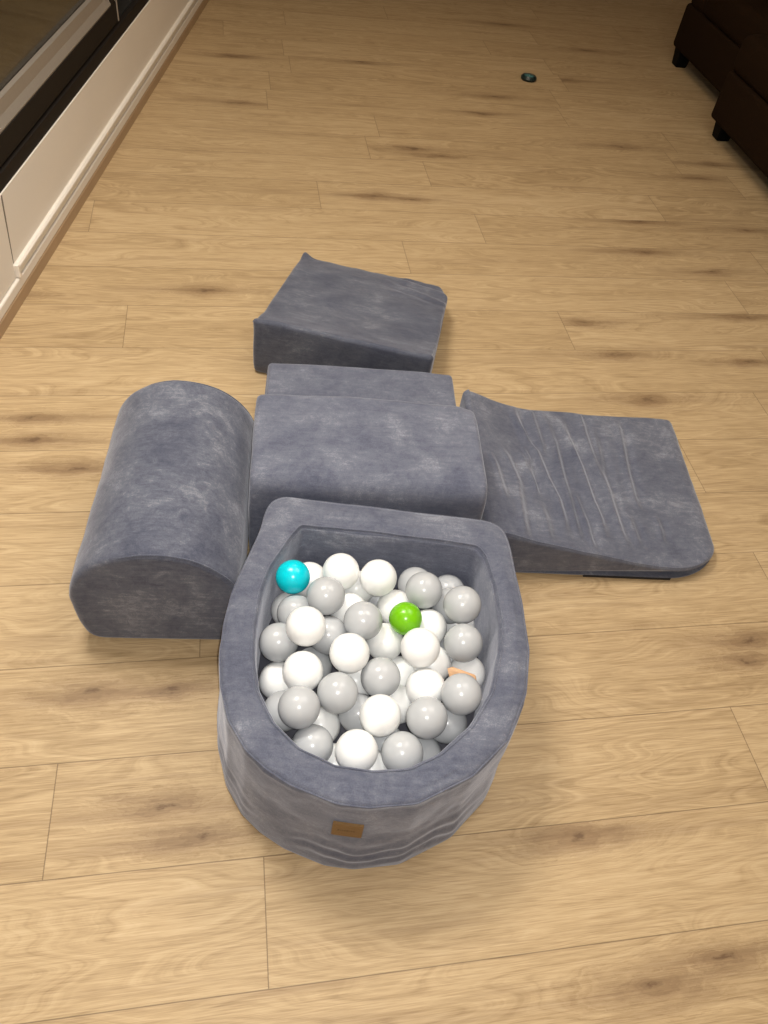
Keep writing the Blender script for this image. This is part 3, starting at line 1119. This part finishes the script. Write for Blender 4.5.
# the faint stamped line of lettering, too worn to read, and the stitched border
lx = -0.016
for wdt, hgt in ((0.0030, 0.006), (0.0018, 0.004), (0.0020, 0.004), (0.0026, 0.004), (0.0026, 0.006), (0.0018, 0.004), (0.0020, 0.004), (0.0026, 0.004)):
    tag_plate('stamped_mark', lx, lx + wdt, TAG_Z - hgt / 2, TAG_Z + hgt / 2, 0.0020, 0.0024, MAT['leather_mark'], tg)
    lx += wdt + 0.0014

# ------------------------------------------------------------------ balls
BALLS = [
    (-0.0820, 0.8789, 0.2627, 0.0334, 'c'), (-0.0520, 0.9138, 0.2095, 0.0366, 'w'), (0.0095, 0.9033, 0.2637, 0.0366, 'w'),
    (0.0842, 0.8997, 0.2615, 0.0366, 'w'), (0.0449, 0.9124, 0.2001, 0.0366, 'w'), (-0.0138, 0.8346, 0.2753, 0.0366, 'g'),
    (0.0337, 0.8425, 0.2192, 0.0366, 'w'), (0.0608, 0.7935, 0.2667, 0.0366, 'g'), (0.1649, 0.9326, 0.2067, 0.0366, 'g'),
    (0.1755, 0.8828, 0.2606, 0.0366, 'g'), (0.2389, 0.9488, 0.1716, 0.0366, 'g'), (0.2480, 0.8461, 0.2782, 0.0366, 'g'),
    (0.2539, 0.7777, 0.2523, 0.0366, 'g'), (0.1251, 0.8687, 0.2090, 0.0366, 'w'), (0.1411, 0.8101, 0.2643, 0.0316, 'k'),
    (0.1913, 0.8238, 0.2200, 0.0366, 'w'), (0.1086, 0.7885, 0.2081, 0.0366, 'w'), (0.1694, 0.7459, 0.2711, 0.0366, 'w'),
    (-0.0433, 0.7575, 0.2846, 0.0366, 'w'), (-0.0679, 0.8226, 0.2231, 0.0366, 'g'), (-0.0856, 0.8651, 0.1659, 0.0366, 'w'),
    (-0.0009, 0.7784, 0.2285, 0.0366, 'g'), (-0.0916, 0.7532, 0.2257, 0.0366, 'g'), (-0.0238, 0.7421, 0.1689, 0.0366, 'g'),
    (-0.0840, 0.7005, 0.1751, 0.0366, 'w'), (-0.0389, 0.6837, 0.2511, 0.0366, 'w'), (0.0409, 0.7216, 0.2670, 0.0366, 'w'),
    (0.1025, 0.6957, 0.2367, 0.0366, 'g'), (0.0269, 0.6496, 0.2495, 0.0366, 'g'), (0.0602, 0.7159, 0.1780, 0.0366, 'w'),
    (0.1453, 0.7478, 0.1593, 0.0366, 'w'), (0.2022, 0.7527, 0.2054, 0.0366, 'w'), (0.1867, 0.6861, 0.2322, 0.0366, 'w'),
    (0.2450, 0.6611, 0.2692, 0.0366, 'g'), (-0.0367, 0.6107, 0.2583, 0.0366, 'g'), (0.0034, 0.6255, 0.1649, 0.0366, 'w'),
    (0.0700, 0.6441, 0.1896, 0.0366, 'g'), (0.1053, 0.6159, 0.2474, 0.0366, 'w'), (0.1399, 0.6766, 0.1765, 0.0366, 'w'),
    (0.1861, 0.6165, 0.2555, 0.0366, 'g'), (0.2314, 0.6370, 0.2008, 0.0366, 'g'), (-0.0066, 0.5661, 0.2084, 0.0366, 'g'),
    (0.0689, 0.5498, 0.2406, 0.0366, 'w'), (0.1230, 0.6109, 0.1486, 0.0366, 'g'), (0.1482, 0.5587, 0.2308, 0.0366, 'g'),
    (0.1926, 0.5904, 0.1594, 0.0366, 'g'), (-0.0664, 0.6318, 0.1940, 0.0366, 'g'), (0.0358, 0.5616, 0.1486, 0.0366, 'w'),
    (0.0959, 0.9243, 0.1486, 0.0366, 'g'), (0.2342, 0.8832, 0.2163, 0.0366, 'g'), (0.2625, 0.8832, 0.1486, 0.0366, 'w'),
    (0.1023, 0.5456, 0.1750, 0.0366, 'w'), (0.2453, 0.8120, 0.1540, 0.0366, 'g'), (0.2726, 0.7513, 0.1849, 0.0366, 'w')
]
BALL_LABELS = [
    'small turquoise ball in the back corner of the pit on the arch side',
    'white ball peeking out directly behind the turquoise ball',
    'whole white ball at the back wall, the one closer to the turquoise ball',
    'whole white ball at the back wall, farther from the turquoise ball',
    'mostly covered white ball in the gap between the two whole white balls at back',
    'whole light grey ball touching the front of the turquoise ball toward the middle',
    'half hidden white ball between the two whole grey balls behind the centre',
    'whole light grey ball midway between the turquoise and the green ball',
    'light grey ball at back wall, half hidden behind the grey one beyond the green',
    'whole light grey ball directly behind the green ball',
    'pale sliver of ball in the back corner of the pit on the slide side',
    'whole light grey ball at the slide-side wall, rearmost of three along it',
    'whole light grey ball at the slide-side wall, middle one of three along it',
    'white ball lying behind and under the green ball',
    'small bright green ball resting on top of the white balls',
    'white ball tucked beside the green ball on its slide side',
    'white ball just in front of the green ball, on its arch side',
    'whole white ball just in front of the green ball, on its slide side',
    'whole white ball riding high one ball in front of the turquoise one',
    'light grey ball half hidden under the turquoise and the high white ball',
    'thin white sliver of ball at the arch-side wall below the turquoise ball',
    'light grey ball half covered by the high white ball, toward the centre',
    'whole light grey ball against the arch-side wall',
    'light grey ball mostly hidden behind the big white ball by the arch-side wall',
    'white ball wedged against the arch-side wall, partly under a big white ball',
    'big whole white ball overlapping the white one wedged at the arch-side wall',
    'whole white ball near the centre, just behind two whole grey balls',
    'whole light grey ball at the very centre of the heap',
    'whole light grey ball in front of the central white ball, toward the arch side',
    'white sliver of ball in the gap between the two central grey balls',
    'half covered white ball on the slide side of the central grey ball',
    'half covered white ball beside the tan piece at the slide-side wall',
    'whole white ball between the central grey ball and the grey one at slide-side wall',
    'whole light grey ball at the slide-side wall, frontmost, hiding the tan piece',
    'whole light grey ball near the front on the arch side, behind the rim-cut grey one',
    'white ball wedged among grey balls at the front on the arch side',
    'half hidden light grey ball behind the whole white ball in front of the centre',
    'whole white ball directly in front of the central grey ball',
    'mostly hidden white ball just behind the white one in front of the centre',
    'whole light grey ball beside the white one in front of centre, slide side',
    'half hidden light grey ball low at the front wall on the slide side',
    'light grey ball cut off by the front rim on the arch side',
    'white ball at the front rim directly above the brown tag',
    'mostly hidden light grey ball between the white and grey balls at the front rim',
    'big light grey ball at the front rim beside the white one above the tag',
    'light grey ball barely showing over the front rim on the slide side',
    'pale grey sliver of ball below the white one wedged at the arch-side wall',
    'tiny white sliver of ball at the front rim beside the white one above the tag',
    'light grey sliver of ball deep between the back white balls and the green ball',
    'light grey sliver of ball under the rearmost grey ball at slide-side wall',
    'white sliver of ball between the two rear grey balls at the slide-side wall',
    'pale sliver of ball deep between the front rim balls and the white above',
    'light grey glint of ball deep beside the middle grey ball at slide-side wall',
    'white bit of ball showing behind the tan piece',
]


def ball_mesh(name, rad, mat):
    bm = bmesh.new()
    bmesh.ops.create_uvsphere(bm, u_segments=40, v_segments=24, radius=rad)
    for v in bm.verts:       # the fine mould line round the middle and the little moulding dimple
        a = abs(v.co.z) / rad
        if a < 0.02:
            v.co *= 0.9965
        if v.co.z > rad * 0.998:
            v.co *= 0.985
    me = bpy.data.meshes.new(name)
    bm.to_mesh(me)
    bm.free()
    for p in me.polygons:
        p.use_smooth = True
    me.materials.append(mat)
    return me


random.seed(5)
protos = {}
for i, (x, y, z, rad, t) in enumerate(BALLS):
    key = (t, rad)
    if key not in protos:
        protos[key] = bpy.data.objects.new('plastic_ball', ball_mesh('plastic_ball', rad, MAT[t]))
        b_ = protos[key]
    else:
        b_ = protos[key].copy()
    b_.location = (x, y, z)
    b_.rotation_euler = (random.uniform(0, 6.28), random.uniform(0, 6.28), random.uniform(0, 6.28))
    col.objects.link(b_)
    tag(b_, BALL_LABELS[i], 'ball', 'plastic balls in the ball pit')

# tan piece wedged between the balls and the wall
bm = bmesh.new()
A = [(-0.024, -0.022), (0.024, -0.018), (0.024, -0.004), (-0.016, 0.020), (-0.024, 0.018)]
lo = [bm.verts.new((a, b_, -0.004)) for a, b_ in A]
hi = [bm.verts.new((a, b_, 0.004)) for a, b_ in A]
for i in range(4):
    bm.faces.new((lo[i], lo[(i + 1) % 4], hi[(i + 1) % 4], hi[i]))
bm.faces.new(lo[::-1])
bm.faces.new(hi)
bmesh.ops.bevel(bm, geom=bm.edges[:], offset=0.0012, segments=2, affect='EDGES')
bmesh.ops.recalc_face_normals(bm, faces=bm.faces)
tan = from_bm('toy_piece', bm, MAT['tan'])
tan.location = (0.2536, 0.7165, 0.238)
tan.rotation_euler = (R(28), R(-18), R(10))
tag(tan, 'small peach-tan piece wedged among the balls at the slide-side wall of the pit', 'toy')

# ------------------------------------------------------------------ dark oval toy on the far floor
toy = empty('toy_puck', (0.700, 4.355, 0), 'small dark green oval object lying alone on the floor near the sofa', 'toy', R(-12))
bm = bmesh.new()
bmesh.ops.create_cone(bm, cap_ends=True, segments=48, radius1=0.041, radius2=0.041, depth=0.022)
bmesh.ops.translate(bm, verts=bm.verts, vec=(0, 0, 0.011))
bmesh.ops.scale(bm, verts=bm.verts, vec=(1.0, 0.92, 1.0))
bmesh.ops.bevel(bm, geom=[e for e in bm.edges if len(e.link_faces) == 2 and e.calc_face_angle() > 0.5], offset=0.006, segments=3, affect='EDGES')
from_bm('body', bm, MAT['toy'], toy)
bm = bmesh.new()
bmesh.ops.create_uvsphere(bm, u_segments=32, v_segments=16, radius=0.027)
bmesh.ops.scale(bm, verts=bm.verts, vec=(1.0, 0.85, 0.22))
bmesh.ops.translate(bm, verts=bm.verts, vec=(0, -0.002, 0.0215))
from_bm('lid', bm, MAT['toy_top'], toy)

# ------------------------------------------------------------------ sofa (its own frame: u across, v along the planks' cross direction)
sofa = empty('sofa', tuple(2.45 * pdir + 4.0 * pnor), 'dark brown fabric sofa on short black feet across the room', 'sofa', PA)
# local x = away from the room, local y = along the sofa (towards the far end positive)


def sofa_part(name, lo, hi, bev, mat=MAT['sofa'], puff=0.0, parent=None):
    bm = bmesh.new()
    add_box(bm, lo, hi, bev, 4)
    bmesh.ops.recalc_face_normals(bm, faces=bm.faces)
    o = from_bm(name, bm, mat, parent or sofa)
    for p in o.data.polygons:
        p.use_smooth = True
    return o


def sofa_leg(x, y, parent=None):
    bm = bmesh.new()
    q0, q1 = 0.032, 0.042
    lo = [bm.verts.new((x + a * q0, y + b_ * q0, 0.0)) for a, b_ in ((-1, -1), (1, -1), (1, 1), (-1, 1))]
    hi = [bm.verts.new((x + a * q1, y + b_ * q1, 0.092)) for a, b_ in ((-1, -1), (1, -1), (1, 1), (-1, 1))]
    for i in range(4):
        bm.faces.new((lo[i], lo[(i + 1) % 4], hi[(i + 1) % 4], hi[i]))
    bm.faces.new(lo[::-1])
    bm.faces.new(hi)
    bmesh.ops.bevel(bm, geom=bm.edges[:], offset=0.004, segments=2, affect='EDGES')
    bmesh.ops.recalc_face_normals(bm, faces=bm.faces)
    from_bm('leg', bm, MAT['sofa_leg'], sofa, smooth=False)


YE, YM, YN = 0.555, -0.375, -1.70
sofa_part('base_frame', (0.0, YM - 0.01, 0.085), (0.92, YE, 0.30), 0.02)
sofa_part('seat_cushion', (-0.01, YM + 0.005, 0.295), (0.70, YE - 0.19, 0.46), 0.045)
sofa_part('armrest', (0.0, YE - 0.20, 0.28), (0.90, YE, 0.64), 0.05)
sofa_part('backrest', (0.66, YM, 0.28), (0.93, YE - 0.18, 0.86), 0.07)
sofa_part('chaise_frame', (-0.185, YN, 0.085), (0.92, YM - 0.012, 0.30), 0.02)
sofa_part('seat_cushion', (-0.192, YN + 0.01, 0.295), (0.70, YM - 0.015, 0.46), 0.045)
sofa_part('backrest', (0.66, YN, 0.28), (0.93, YM - 0.012, 0.86), 0.07)
for x, y in ((0.060, 0.500), (-0.100, -0.425), (-0.100, YN + 0.06), (0.84, 0.49), (0.84, YN + 0.06)):
    sofa_leg(x, y)
